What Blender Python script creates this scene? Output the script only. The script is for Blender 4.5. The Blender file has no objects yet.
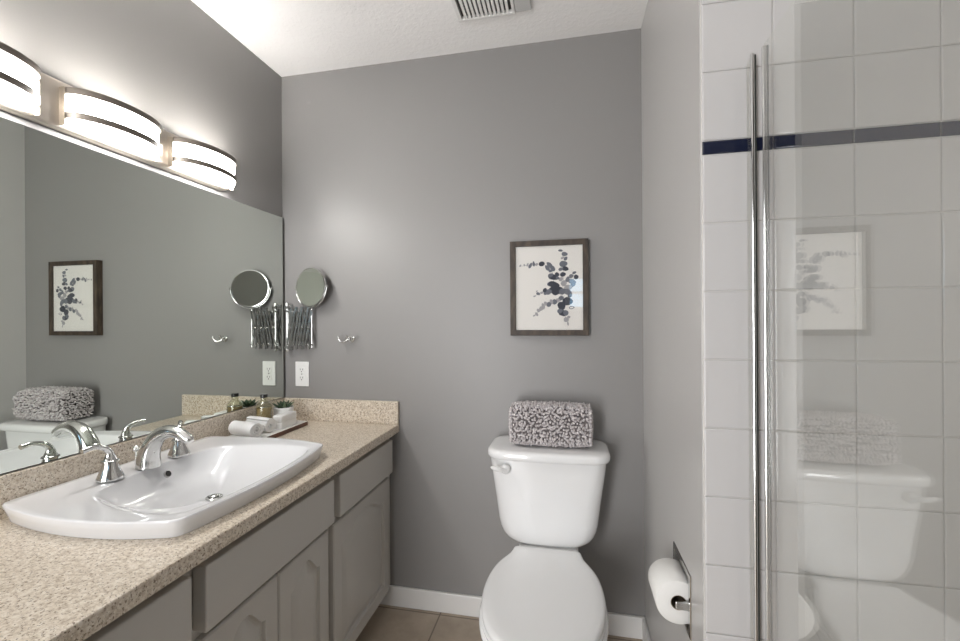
import bpy, bmesh, math, random
from mathutils import Vector, Matrix, noise

random.seed(7)
S = bpy.context.scene
COL = S.collection
PI = math.pi

# ------------------------------------------------------------------ measures (metres)
CAM_Z = 1.2748
XL, XR = -1.328, 0.294          # left wall, painted right wall
YB, YT = 1.817, 1.041           # back wall, tiled shower wall
YR = -1.35                      # rear wall behind the camera
XS = 1.16                       # far side of the shower
H = 2.44

# ------------------------------------------------------------------ camera
cd = bpy.data.cameras.new('camera'); cam = bpy.data.objects.new('camera', cd); COL.objects.link(cam)
yaw, rol = 0.2020, -0.0069
fw = Vector((-math.sin(yaw), math.cos(yaw), 0)); rt = Vector((math.cos(yaw), math.sin(yaw), 0)); up = Vector((0, 0, 1))
r_ = rt*math.cos(rol) + up*math.sin(rol); u_ = -rt*math.sin(rol) + up*math.cos(rol)
m = Matrix((r_, u_, -fw)).transposed().to_4x4(); m.translation = Vector((0, 0, CAM_Z))
cam.matrix_world = m
cd.sensor_width = 36; cd.lens = 36*430.02/960; cd.clip_start = 0.02
S.camera = cam

# ------------------------------------------------------------------ world, lights, exposure
S.view_settings.view_transform = 'Standard'; S.view_settings.look = 'None'
S.view_settings.gamma = 1; S.view_settings.use_curve_mapping = False
S.view_settings.exposure = 1.38
w = bpy.data.worlds.new('world'); S.world = w; w.use_nodes = True
w.node_tree.nodes['Background'].inputs[0].default_value = (0.42, 0.72, 1.0, 1)
w.node_tree.nodes['Background'].inputs[1].default_value = 2.0

def area(name, loc, rot, sx, sy, power, col):
    l = bpy.data.lights.new(name, 'AREA'); l.shape = 'RECTANGLE'; l.size = sx; l.size_y = sy
    l.energy = power; l.color = col
    o = bpy.data.objects.new(name, l); COL.objects.link(o); o.location = loc; o.rotation_euler = rot
    return o
# added fill lamp in the unseen doorway, brightens the room from behind the camera
area('doorway_fill_lamp', (-0.96, YR-0.12, 1.02), (math.radians(90), 0, 0), 0.58, 1.95, 23, (0.985, 0.985, 1.0))
BULB_W = 0.18                      # bulbs inside the vanity lamps (see vanity light)
SHADE_E = 15.0

try:
    S.cycles.max_bounces = 10; S.cycles.diffuse_bounces = 6; S.cycles.glossy_bounces = 6
    S.cycles.transparent_max_bounces = 12; S.cycles.caustics_reflective = False; S.cycles.caustics_refractive = False
    S.cycles.use_denoising = True; S.cycles.sample_clamp_indirect = 6
except Exception: pass

# ------------------------------------------------------------------ materials
def mat(name, col, rough=0.5, metal=0.0, **kw):
    m = bpy.data.materials.new(name); m.use_nodes = True
    b = m.node_tree.nodes['Principled BSDF']
    b.inputs['Base Color'].default_value = (*col, 1); b.inputs['Roughness'].default_value = rough
    b.inputs['Metallic'].default_value = metal
    for k, v in kw.items(): b.inputs[k].default_value = v
    return m
def N(m, t, **kw):
    n = m.node_tree.nodes.new(t)
    for k, v in kw.items(): setattr(n, k, v)
    return n
def L(m, a, b): m.node_tree.links.new(a, b)
def P(m): return m.node_tree.nodes['Principled BSDF']
def coords(m, scale=(1, 1, 1)):
    tc = N(m, 'ShaderNodeTexCoord'); mp = N(m, 'ShaderNodeMapping'); mp.inputs['Scale'].default_value = scale
    L(m, tc.outputs['Object'], mp.inputs['Vector']); return mp.outputs['Vector']
def noise_tex(m, vec, scale, detail=3, rough=0.5):
    n = N(m, 'ShaderNodeTexNoise'); n.inputs['Scale'].default_value = scale; n.inputs['Detail'].default_value = detail
    n.inputs['Roughness'].default_value = rough; L(m, vec, n.inputs['Vector']); return n.outputs[0]
def ramp(m, fac, stops, interp='LINEAR'):
    r = N(m, 'ShaderNodeValToRGB'); r.color_ramp.interpolation = interp
    els = r.color_ramp.elements
    while len(els) < len(stops): els.new(0.5)
    for e, (p, c) in zip(els, stops): e.position = p; e.color = (*c, 1)
    L(m, fac, r.inputs[0]); return r.outputs[0]
def bump(m, h, strength, dist=0.002):
    b = N(m, 'ShaderNodeBump'); b.inputs['Strength'].default_value = strength; b.inputs['Distance'].default_value = dist
    L(m, h, b.inputs['Height']); L(m, b.outputs[0], P(m).inputs['Normal'])
def mixc(m, fac, a, b, mode='MIX'):
    x = N(m, 'ShaderNodeMix', data_type='RGBA', blend_type=mode)
    if isinstance(fac, float): x.inputs[0].default_value = fac
    else: L(m, fac, x.inputs[0])
    for i, v in ((6, a), (7, b)):
        if isinstance(v, tuple): x.inputs[i].default_value = (*v, 1)
        else: L(m, v, x.inputs[i])
    return x.outputs[2]

M = {}
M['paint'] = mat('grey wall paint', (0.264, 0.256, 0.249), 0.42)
M['paint_lamplit'] = mat('lamp-lightened grey wall paint', (0.53, 0.52, 0.505), 0.33)  # side wall grey, lightened in colour to stand in for vanity lamp light
v = coords(M['paint']); bump(M['paint'], noise_tex(M['paint'], v, 260, 2), 0.12, 0.001)
M['ceiling'] = mat('knockdown ceiling', (0.90, 0.89, 0.875), 0.85)
v = coords(M['ceiling']); bump(M['ceiling'], ramp(M['ceiling'], noise_tex(M['ceiling'], v, 62, 3, 0.6), [(0.45, (0, 0, 0)), (0.6, (1, 1, 1))]), 0.22, 0.003)
M['trim'] = mat('white trim paint', (0.80, 0.79, 0.77), 0.35)
M['porcelain'] = mat('white porcelain', (0.83, 0.83, 0.825), 0.10, 0.0, **{'Coat Weight': 0.4, 'Coat Roughness': 0.03})
M['sinkware'] = mat('white sink glaze', (0.75, 0.755, 0.765), 0.10, 0.0, **{'Coat Weight': 0.4, 'Coat Roughness': 0.03})
M['seat'] = mat('white seat plastic', (0.79, 0.79, 0.785), 0.22)
M['chrome'] = mat('chrome', (0.66, 0.66, 0.65), 0.13, 1.0)
M['nickel'] = mat('brushed nickel', (0.55, 0.50, 0.44), 0.34, 1.0)
M['band'] = mat('dark brushed nickel', (0.15, 0.13, 0.11), 0.45, 0.3)
M['gasket'] = mat('dark seal', (0.03, 0.035, 0.03), 0.4)
M['steel'] = mat('satin steel', (0.55, 0.55, 0.54), 0.2, 1.0)
M['mirror'] = mat('silvered mirror', (0.80, 0.84, 0.79), 0.0, 1.0)
M['mirror_edge'] = mat('mirror edge', (0.12, 0.13, 0.12), 0.3)
M['black'] = mat('black plastic', (0.012, 0.012, 0.012), 0.3)
M['dark'] = mat('dark void', (0.02, 0.02, 0.02), 0.6)
M['plate'] = mat('white plate plastic', (0.84, 0.84, 0.82), 0.3)
M['slot'] = mat('socket slot', (0.06, 0.055, 0.05), 0.5)
M['cab'] = mat('grey cabinet paint', (0.50, 0.483, 0.45), 0.38)
M['pot'] = mat('white ceramic', (0.82, 0.82, 0.80), 0.25)
M['grout'] = mat('white grout', (0.72, 0.70, 0.67), 0.8)

M['tile'] = mat('white wall tile', (0.64, 0.625, 0.615), 0.12)
v = coords(M['tile']); bump(M['tile'], noise_tex(M['tile'], v, 9, 1), 0.10, 0.004)
M['navy'] = mat('navy liner tile', (0.008, 0.012, 0.035), 0.12)

t = M['floor'] = mat('beige floor tile', (0.4, 0.3, 0.2), 0.38)
v = coords(t)
base = ramp(t, noise_tex(t, v, 7, 6, 0.6), [(0.3, (0.34, 0.275, 0.21)), (0.55, (0.44, 0.365, 0.285)), (0.75, (0.52, 0.44, 0.35))])
br = N(t, 'ShaderNodeTexBrick'); br.offset = 0; br.squash = 1
mp = N(t, 'ShaderNodeMapping'); mp.inputs['Location'].default_value = (0.553, -1.79+0.334*6, 0)
tc = N(t, 'ShaderNodeTexCoord'); L(t, tc.outputs['Object'], mp.inputs['Vector']); L(t, mp.outputs[0], br.inputs['Vector'])
for k, val in (('Scale', 1.0), ('Mortar Size', 0.0035), ('Mortar Smooth', 0.2), ('Brick Width', 0.334), ('Row Height', 0.334)): br.inputs[k].default_value = val
L(t, mixc(t, br.outputs['Fac'], base, (0.20, 0.16, 0.125)), P(t).inputs['Base Color'])

t = M['counter'] = mat('speckled beige laminate', (0.5, 0.43, 0.33), 0.32)
v = coords(t)
base = ramp(t, noise_tex(t, v, 120, 3, 0.65), [(0.34, (0.45, 0.37, 0.28)), (0.5, (0.64, 0.56, 0.455)), (0.68, (0.76, 0.70, 0.61))])
sp = ramp(t, noise_tex(t, v, 210, 2, 0.6), [(0.36, (1, 1, 1)), (0.42, (0, 0, 0))])
c1 = mixc(t, sp, base, (0.20, 0.145, 0.095))
sp2 = ramp(t, noise_tex(t, v, 290, 2, 0.5), [(0.62, (0, 0, 0)), (0.68, (1, 1, 1))])
L(t, mixc(t, sp2, c1, (0.80, 0.75, 0.66)), P(t).inputs['Base Color'])

t = M['wood_frame'] = mat('weathered brown wood', (0.1, 0.07, 0.05), 0.55)
v = coords(t, (30, 30, 7))
L(t, ramp(t, noise_tex(t, v, 1.6, 6, 0.65), [(0.32, (0.018, 0.012, 0.008)), (0.5, (0.042, 0.028, 0.018)), (0.7, (0.090, 0.064, 0.043))]), P(t).inputs['Base Color'])
t = M['tray_wood'] = mat('dark reddish wood', (0.1, 0.05, 0.03), 0.4)
v = coords(t, (60, 8, 60))
L(t, ramp(t, noise_tex(t, v, 1.2, 4), [(0.35, (0.07, 0.032, 0.022)), (0.65, (0.16, 0.075, 0.05))]), P(t).inputs['Base Color'])
M['paper'] = mat('warm white paper', (0.86, 0.835, 0.79), 0.7)
M['ink1'] = mat('ink dark', (0.040, 0.046, 0.065), 0.8)
M['ink2'] = mat('ink mid', (0.15, 0.16, 0.19), 0.8)
M['ink3'] = mat('ink pale', (0.38, 0.37, 0.38), 0.8)
t = M['terry'] = mat('white terry', (0.84, 0.84, 0.83), 0.9)
v = coords(t); bump(t, noise_tex(t, v, 420, 2), 0.8, 0.003)
t = M['chenille'] = mat('grey chenille', (0.40, 0.37, 0.37), 0.9)
v = coords(t)
L(t, ramp(t, noise_tex(t, v, 90, 2), [(0.35, (0.42, 0.385, 0.385)), (0.65, (0.72, 0.68, 0.68))]), P(t).inputs['Base Color'])
M['chen_gap_shade'] = mat('chenille gap shade', (0.14, 0.125, 0.125), 0.95)  # dark core colour stands in for shade in the gaps between nubs
t = M['tissue'] = mat('tissue paper', (0.84, 0.83, 0.80), 0.9)
v = coords(t); bump(t, noise_tex(t, v, 300, 2), 0.3, 0.001)
M['card'] = mat('cardboard', (0.30, 0.24, 0.17), 0.8)
M['leaf'] = mat('succulent green', (0.06, 0.10, 0.055), 0.45)
M['leaf_tip'] = mat('succulent pale', (0.22, 0.28, 0.17), 0.5)
M['soil'] = mat('soil', (0.05, 0.035, 0.025), 0.9)
M['amber'] = mat('amber oil', (0.55, 0.40, 0.20), 0.1, 0.0)
P(M['amber']).inputs['Transmission Weight'].default_value = 0.35

def sheet_glass(name, tint, ior=1.5, rough=0.0):
    m = bpy.data.materials.new(name); m.use_nodes = True; nt = m.node_tree; nt.nodes.remove(P(m))
    out = nt.nodes['Material Output']
    tr = N(m, 'ShaderNodeBsdfTransparent'); tr.inputs[0].default_value = (*tint, 1)
    gl = N(m, 'ShaderNodeBsdfGlossy'); gl.inputs['Roughness'].default_value = rough; gl.inputs[0].default_value = (1, 1, 1, 1)
    fr = N(m, 'ShaderNodeFresnel'); ge = N(m, 'ShaderNodeNewGeometry'); mi = N(m, 'ShaderNodeMix', data_type='FLOAT')
    mi.inputs[2].default_value = ior; mi.inputs[3].default_value = 1/ior; L(m, ge.outputs['Backfacing'], mi.inputs[0]); L(m, mi.outputs[0], fr.inputs['IOR'])
    mx = N(m, 'ShaderNodeMixShader'); L(m, fr.outputs[0], mx.inputs[0]); L(m, tr.outputs[0], mx.inputs[1]); L(m, gl.outputs[0], mx.inputs[2])
    L(m, mx.outputs[0], out.inputs['Surface']); return m
M['glass'] = sheet_glass('shower glass', (0.99, 0.995, 0.98), 2.0)
M['picture_glass'] = sheet_glass('picture glass', (0.99, 0.99, 0.99), 1.45)
M['bottle_glass'] = sheet_glass('bottle glass', (0.90, 0.91, 0.86), 1.5)
M['window_glass'] = sheet_glass('window glass', (0.98, 0.98, 0.98), 1.45)

t = M['shade'] = mat('frosted lamp glass', (0.9, 0.88, 0.84), 0.4)
P(t).inputs['Emission Color'].default_value = (1.0, 0.975, 0.95, 1)
P(t).inputs['Emission Strength'].default_value = SHADE_E
t = M['shade_inner'] = mat('frosted lamp glass inner face', (0.9, 0.88, 0.84), 0.5)
P(t).inputs['Emission Color'].default_value = (1.0, 0.975, 0.95, 1)
P(t).inputs['Emission Strength'].default_value = 2.2
M['lens'] = mat('fan light lens', (0.55, 0.55, 0.54), 0.4)

# ------------------------------------------------------------------ mesh helpers
def B(): return bmesh.new()
def add_box(bm, x0, x1, y0, y1, z0, z1, mi=0):
    vs = [bm.verts.new((x, y, z)) for x in (x0, x1) for y in (y0, y1) for z in (z0, z1)]
    for f in ((0, 1, 3, 2), (4, 6, 7, 5), (0, 4, 5, 1), (2, 3, 7, 6), (0, 2, 6, 4), (1, 5, 7, 3)):
        bm.faces.new([vs[i] for i in f]).material_index = mi
def add_rings(bm, rings, cap0=True, cap1=True, mi=0, closed=True):
    vr = [[bm.verts.new(p) for p in r] for r in rings]
    for a, b in zip(vr, vr[1:]):
        n = len(a)
        for i in range(n if closed else n-1):
            j = (i+1) % n
            bm.faces.new((a[i], a[j], b[j], b[i])).material_index = mi
    if cap0: bm.faces.new(list(reversed(vr[0]))).material_index = mi
    if cap1: bm.faces.new(vr[-1]).material_index = mi
    return vr
def frame_at(t):
    t = t.normalized(); a = Vector((0, 0, 1)) if abs(t.z) < 0.9 else Vector((1, 0, 0))
    n = t.cross(a).normalized(); return n, t.cross(n)
def add_tube(bm, pts, rad, n=12, mi=0, flat=1.0):
    pts = [Vector(p) for p in pts]; rad = rad if isinstance(rad, (list, tuple)) else [rad]*len(pts)
    rings = []; nn = None
    for i, p in enumerate(pts):
        t = (pts[min(i+1, len(pts)-1)] - pts[max(i-1, 0)]).normalized()
        if nn is None: nn, bb = frame_at(t)
        else:
            nn = (nn - t*nn.dot(t)).normalized(); bb = t.cross(nn)
        rings.append([p + nn*math.cos(2*PI*k/n)*rad[i] + bb*math.sin(2*PI*k/n)*rad[i]*flat for k in range(n)])
    add_rings(bm, rings, mi=mi)
def add_lathe(bm, prof, n=40, c=(0, 0, 0), axis='z', mi=0, caps=(True, True)):
    rings = []
    for r, h in prof:
        ring = []
        for k in range(n):
            a = 2*PI*k/n; x, y = r*math.cos(a), r*math.sin(a)
            p = (x, y, h) if axis == 'z' else ((h, x, y) if axis == 'x' else (y, h, x))
            ring.append((p[0]+c[0], p[1]+c[1], p[2]+c[2]))
        rings.append(ring)
    add_rings(bm, rings, caps[0], caps[1], mi)
def spline(pts, sub=8):
    pts = [Vector(p) for p in pts]; out = []
    q = [pts[0]*2-pts[1]] + pts + [pts[-1]*2-pts[-2]]
    for i in range(1, len(q)-2):
        for s in range(sub):
            t = s/sub; a, b, c, d = q[i-1], q[i], q[i+1], q[i+2]
            out.append(0.5*((2*b)+(c-a)*t+(2*a-5*b+4*c-d)*t*t+(3*b-a-3*c+d)*t**3))
    out.append(pts[-1]); return out
def obj(name, bm, mats, parent=None, smooth=None, bevel=0, seg=2, loc=None, wn=False):
    me = bpy.data.meshes.new(name); bmesh.ops.recalc_face_normals(bm, faces=bm.faces); bm.to_mesh(me); bm.free()
    for mm in (mats if isinstance(mats, (list, tuple)) else [mats]): me.materials.append(mm)
    o = bpy.data.objects.new(name, me); COL.objects.link(o)
    if smooth is not None:
        me.polygons.foreach_set('use_smooth', [True]*len(me.polygons))
        if smooth < 180:
            me.set_sharp_from_angle(angle=math.radians(smooth))
    if bevel:
        md = o.modifiers.new('bevel', 'BEVEL'); md.width = bevel; md.segments = seg; md.limit_method = 'ANGLE'; md.angle_limit = math.radians(35)
    if parent is not None:
        o.parent = parent; o.matrix_parent_inverse = Matrix.Translation(parent.location).inverted()
    return o
def tag(o, label, cat, group=None, kind=None):
    o['label'] = label; o['category'] = cat
    if group: o['group'] = group
    if kind: o['kind'] = kind
    return o
def thing(name, label, cat, loc=(0, 0, 0), group=None):
    o = bpy.data.objects.new(name, None); COL.objects.link(o); o.location = loc; o.empty_display_size = 0.05
    return tag(o, label, cat, group)
def struct(name, bm, mats, label, **kw):
    o = obj(name, bm, mats, **kw); o['kind'] = 'structure'; o['label'] = label; o['category'] = kw.get('cat', name.split('_')[0]); return o
def copy_tree(o, parent=None):
    c = o.copy(); COL.objects.link(c)
    if parent is not None: c.parent = parent
    for ch in list(o.children): copy_tree(ch, c)
    return c

# ================================================================== ROOM
bm = B(); add_box(bm, XL-0.1, XS+0.1, YR-0.1, YB+0.1, -0.06, 0); struct('floor', bm, M['floor'], 'beige square tiled bathroom floor')
bm = B(); add_box(bm, XL-0.1, XS+0.1, YR-0.1, YB+0.1, H, H+0.06); struct('ceiling', bm, M['ceiling'], 'white textured ceiling')
bm = B(); add_box(bm, XL-0.1, XL, YR-0.1, YB+0.1, 0, H); struct('wall_left', bm, M['paint'], 'grey painted wall behind the vanity mirror')
bm = B(); add_box(bm, XL, XR+0.3, YB, YB+0.1, 0, H); struct('wall_back', bm, M['paint'], 'grey painted wall behind the toilet')
# right wall with the opening for the recessed paper holder
HY0, HY1, HZ0, HZ1 = 1.152, 1.312, 0.485, 0.631
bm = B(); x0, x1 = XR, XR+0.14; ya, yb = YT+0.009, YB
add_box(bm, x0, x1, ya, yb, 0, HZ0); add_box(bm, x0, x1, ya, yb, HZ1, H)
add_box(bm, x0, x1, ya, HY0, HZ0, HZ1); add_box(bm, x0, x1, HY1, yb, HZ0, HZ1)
struct('wall_right', bm, M['paint_lamplit'], 'grey painted side wall beside the toilet, lightened for lamp light')
# tiled shower wall, one mesh: backing and tiles
TP = 0.1524; Z0 = 1.4885; G = 0.0016
bm = B(); add_box(bm, XR+0.003, XS+0.1, YT+0.004, YT+0.02, 0, H, 0)
add_box(bm, XR+0.14, XS+0.1, YT+0.02, YB+0.1, 0, H, 0)
xs = [XR+0.002, 0.439] + [0.5914+TP*k for k in range(5)]
zs = []
z = Z0
while z > 0: zs.append(z); z -= TP
zs.append(0.0); zs = zs[::-1]
zs += [Z0+TP]                     # up to the stripe
rows = [(zs[i], zs[i+1], 1) for i in range(len(zs)-1)]
zt = Z0+TP+0.031
rows.append((Z0+TP, zt, 2))
while zt < H: rows.append((zt, min(zt+TP, H), 1)); zt += TP
for za, zb, mi in rows:
    for xa, xb in zip(xs, xs[1:]):
        xb = min(xb, XS+0.05)
        if xb-xa < 0.01: continue
        X0, X1, Za, Zb = xa+G*0.7, xb-G*0.7, za+G*0.7, zb-G*0.7; e = 0.0026; y0, y1 = YT, YT+0.005
        add_rings(bm, [[(X0, y1, Za), (X1, y1, Za), (X1, y1, Zb), (X0, y1, Zb)],
                       [(X0, y0+0.0012, Za), (X1, y0+0.0012, Za), (X1, y0+0.0012, Zb), (X0, y0+0.0012, Zb)],
                       [(X0+e, y0, Za+e), (X1-e, y0, Za+e), (X1-e, y0, Zb-e), (X0+e, y0, Zb-e)]], mi=mi, cap0=False)
struct('wall_shower', bm, [M['grout'], M['tile'], M['navy']], 'white square tiled shower wall with a navy stripe')
# far side and rear of the shower, plain tile outside the view
bm = B(); add_box(bm, XS, XS+0.1, -0.5, YT, 0, H); struct('wall_shower_side', bm, M['tile'], 'white shower side wall')
bm = B(); add_box(bm, 0.40, XS+0.1, -0.6, -0.5, 0, H); add_box(bm, 0.40, 0.5, YR, -0.6, 0, H)
struct('wall_shower_rear', bm, M['paint'], 'partition wall at the near end of the shower')
# rear wall with doorway and small window
bm = B(); ya, yb = YR-0.1, YR
DX0, DX1, DZ = -1.26, -0.66, 2.04; WX0, WX1, WZ0, WZ1 = 0.02, 0.36, 1.42, 1.74
add_box(bm, XL, DX0, ya, yb, 0, H); add_box(bm, DX0, DX1, ya, yb, DZ, H); add_box(bm, DX1, WX0, ya, yb, 0, H)
add_box(bm, WX0, WX1, ya, yb, 0, WZ0); add_box(bm, WX0, WX1, ya, yb, WZ1, H); add_box(bm, WX1, XS+0.1, ya, yb, 0, H)
struct('wall_rear', bm, M['paint'], 'grey rear wall with the doorway')
bm = B()
add_box(bm, DX0-0.07, DX0, YR, YR+0.015, 0, DZ+0.07); add_box(bm, DX1, DX1+0.07, YR, YR+0.015, 0, DZ+0.07); add_box(bm, DX0, DX1, YR, YR+0.015, DZ, DZ+0.07)
struct('trim_1', bm, M['trim'], 'white door casing around the doorway', bevel=0.003)
bm = B(); t_ = 0.05
add_box(bm, WX0-t_, WX0, YR, YR+0.015, WZ0-t_, WZ1+t_); add_box(bm, WX1, WX1+t_*0.6, YR, YR+0.015, WZ0-t_, WZ1+t_)
add_box(bm, WX0, WX1, YR, YR+0.015, WZ0-t_, WZ0); add_box(bm, WX0, WX1, YR, YR+0.015, WZ1, WZ1+t_)
add_box(bm, WX0, WX1, YR-0.05, YR-0.03, (WZ0+WZ1)/2-0.012, (WZ0+WZ1)/2+0.012)
wf = struct('window_1', bm, M['trim'], 'small white framed window behind the camera', bevel=0.003)
bm = B(); add_box(bm, WX0, WX1, YR-0.044, YR-0.04, WZ0, WZ1); obj('pane', bm, M['window_glass'], wf)
# unseen hall box, added to keep sky light out of the doorway
bm = B(); add_box(bm, DX0-0.25, DX1+0.25, YR-0.9, YR-0.8, 0, H); add_box(bm, DX0-0.35, DX0-0.25, YR-0.9, YR-0.1, 0, H); add_box(bm, DX1+0.25, DX1+0.35, YR-0.9, YR-0.1, 0, H)
add_box(bm, DX0-0.35, DX1+0.35, YR-0.9, YR-0.1, H, H+0.06); add_box(bm, DX0-0.35, DX1+0.35, YR-0.9, YR-0.1, -0.06, 0)
struct('wall_sky_block', bm, M['trim'], 'added pale hall box beyond the doorway blocking sky light')
# baseboards
def base(name, x0, x1, y0, y1, lab):
    bm = B(); add_box(bm, x0, x1, y0, y1, 0, 0.087); return struct(name, bm, M['trim'], lab, bevel=0.004, seg=2)
base('baseboard_back', -0.870, XR, YB-0.014, YB, 'white baseboard below the back wall')
base('baseboard_right', XR-0.014, XR, YT+0.01, YB-0.014, 'white baseboard below the side wall')
# shower curb
bm = B(); add_box(bm, 0.33, 0.44, -0.5, YT, 0, 0.11); struct('trim_2', bm, M['tile'], 'white shower curb under the glass', bevel=0.006)

# ================================================================== VANITY CABINET
V0, V1 = 0.16, YB                       # vanity extent along the wall
XF = -0.793                             # face frame plane
cab = thing('vanity_cabinet', 'long grey vanity cabinet with arched panel doors along the left wall', 'cabinet', (-1.05, 1.0, 0))
bm = B()
add_box(bm, XL, XF-0.018, V0, V0+0.018, 0.09, 0.776); add_box(bm, XL, XF-0.018, V1-0.02, V1, 0.09, 0.776)
add_box(bm, XL, XF-0.018, V0+0.018, V1-0.02, 0.09, 0.11); add_box(bm, XL, XL+0.01, V0+0.018, V1-0.02, 0.11, 0.70)
add_box(bm, XF-0.085, XF-0.07, V0, V1, 0, 0.09)
obj('carcass', bm, M['cab'], cab)
bm = B()
add_box(bm, XF-0.018, XF, V0, V1, 0.735, 0.776); add_box(bm, XF-0.018, XF, V0, V1, 0.09, 0.13); add_box(bm, XF-0.018, XF, V0, V1, 0.575, 0.625)
for ya, yb in ((V0, V0+0.04), (0.735, 0.80), (1.265, 1.325), (V1-0.055, V1)):
    add_box(bm, XF-0.018, XF, ya, yb, 0.13, 0.575); add_box(bm, XF-0.018, XF, ya, yb, 0.625, 0.735)
obj('face_frame', bm, M['cab'], cab)
def drawer_front(ya, yb):
    bm = B(); add_box(bm, XF+0.0005, -0.755, ya, yb, 0.614, 0.757)
    obj('drawer_front', bm, M['cab'], cab, bevel=0.004, seg=2)
for ya, yb in ((0.30, 0.742), (0.776, 1.288), (1.324, 1.765)): drawer_front(ya, yb)
def outline(ya, yb, za, zt, d, n=14, rise=0.052):
    """arched panel outline inset by d: bottom-left, right, arched top, left"""
    a, b, lo = ya+d, yb-d, za+d
    pts = [(a+(b-a)*i/n, lo) for i in range(n)]
    def top(t):
        s = abs(2*t-1); s = max(0.0, min(1.0, (0.96-s)/0.86)); s = s*s*(3-2*s); return zt-d-rise*(1-s)
    pts += [(b, lo+(top(1)-lo)*i/n) for i in range(n)]
    pts += [(b-(b-a)*i/(2*n), top(1-i/(2*n))) for i in range(2*n)]
    pts += [(a, top(0)+(lo-top(0))*i/n) for i in range(n)]
    return pts
def rect_pts(ya, yb, za, zb, n=14):
    pts = [(ya+(yb-ya)*i/n, za) for i in range(n)] + [(yb, za+(zb-za)*i/n) for i in range(n)]
    pts += [(yb-(yb-ya)*i/(2*n), zb) for i in range(2*n)] + [(ya, zb+(za-zb)*i/n) for i in range(n)]
    return pts
def cab_door(ya, yb, za=0.098, zb=0.592):
    xf = -0.773; bm = B()
    R = lambda pts, x: [(x, p[0], p[1]) for p in pts]
    fr = 0.05
    rings = [R(rect_pts(ya, yb, za, zb), XF+0.0005), R(rect_pts(ya, yb, za, zb), xf-0.004), R(rect_pts(ya+0.004, yb-0.004, za+0.004, zb-0.004), xf)]
    A = (ya+fr, yb-fr, za+fr, zb-0.036)
    rings += [R(outline(*A, 0), xf), R(outline(*A, 0.003), xf-0.009), R(outline(*A, 0.009), xf-0.011), R(outline(*A, 0.034), xf-0.002), R(outline(*A, 0.038), xf-0.0015)]
    add_rings(bm, rings)
    obj('door', bm, M['cab'], cab, smooth=25)
for ya, yb in ((0.30, 0.515), (0.520, 0.745), (0.785, 1.030), (1.034, 1.279), (1.311, 1.762)): cab_door(ya, yb)

# ================================================================== COUNTERTOP
XC = -0.7436; ZC = 0.8138; ct = 0.036
top = thing('countertop', 'speckled beige countertop with backsplash under the large mirror', 'countertop', (-1.05, 1.0, ZC-ct))
bm = B()
gx = [XL, -1.275, -0.84, XC]; gy = [V0, 0.79, 1.31, YB]
vt = {}
for k, z in enumerate((ZC-ct, ZC)):
    for i, x in enumerate(gx):
        for j, y in enumerate(gy): vt[i, j, k] = bm.verts.new((x, y, z))
for i in range(3):
    for j in range(3):
        if i == 1 and j == 1: continue
        for k in (0, 1): bm.faces.new([vt[i, j, k], vt[i+1, j, k], vt[i+1, j+1, k], vt[i, j+1, k]])
for i in range(3):
    for j in (0, 3): bm.faces.new([vt[i, j, 0], vt[i+1, j, 0], vt[i+1, j, 1], vt[i, j, 1]])
for j in range(3):
    for i in (0, 3): bm.faces.new([vt[i, j, 0], vt[i, j+1, 0], vt[i, j+1, 1], vt[i, j, 1]])
for (a, b) in (((1, 1), (2, 1)), ((2, 1), (2, 2)), ((2, 2), (1, 2)), ((1, 2), (1, 1))):
    bm.faces.new([vt[a+(0,)], vt[b+(0,)], vt[b+(1,)], vt[a+(1,)]])
obj('worktop', bm, M['counter'], top, bevel=0.004, seg=2)
ZB = 0.9155
bm = B(); add_box(bm, XL, XL+0.019, V0, YB-0.019, ZC, ZB); obj('backsplash', bm, M['counter'], top, bevel=0.0025)
bm = B(); add_box(bm, XL, XC, YB-0.019, YB, ZC, ZB); obj('backsplash', bm, M['counter'], top, bevel=0.0025)

# ================================================================== WALL MIRROR
bm = B(); add_box(bm, XL+0.001, XL+0.0125, 0.20, 1.799, ZB+0.004, 1.766, 1)
vs = [bm.verts.new(p) for p in ((XL+0.013, 0.2005, ZB+0.0045), (XL+0.013, 1.7985, ZB+0.0045), (XL+0.013, 1.7985, 1.7655), (XL+0.013, 0.2005, 1.7655))]
bm.faces.new(vs).material_index = 0
wm = obj('wall_mirror', bm, [M['mirror'], M['mirror_edge']])
tag(wm, 'large frameless mirror on the left wall above the vanity', 'mirror')

# ================================================================== VANITY LIGHT
vl = thing('vanity_light', 'brushed nickel bar light with three bowed glass shades above the mirror', 'light fixture', (XL, 1.02, 1.85))
bm = B()
z0, z1, e = 1.787, 1.918, 0.0
def bar_outline(d):
    y0, y1, a, b = 0.545+d, 1.478-d, z0+d, z1-d; r = max(0.04-d, 0.01); pts = []
    for cx, cz, s in ((y1-r, b-r, 0), (y0+r, b-r, 1), (y0+r, a+r, 2), (y1-r, a+r, 3)):
        for k in range(9): t = (s+k/8)*PI/2; pts.append((cx+r*math.cos(t), cz+r*math.sin(t)))
    return pts
add_rings(bm, [[(XL+x, p[0], p[1]) for p in bar_outline(d)] for x, d in ((0.0005, 0), (0.012, 0), (0.019, 0.004), (0.022, 0.011))])
obj('back_plate', bm, M['nickel'], vl, smooth=35)
def arc(yc, a, b, d=0.0, n=36, x0=XL+0.022):
    return [(x0+(b-d)*math.sin(PI*k/n)**0.85, yc-(a-d)*math.cos(PI*k/n)) for k in range(n+1)]
LA, LB, LZ0, LZ1 = 0.125, 0.080, 1.800, 1.888
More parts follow.
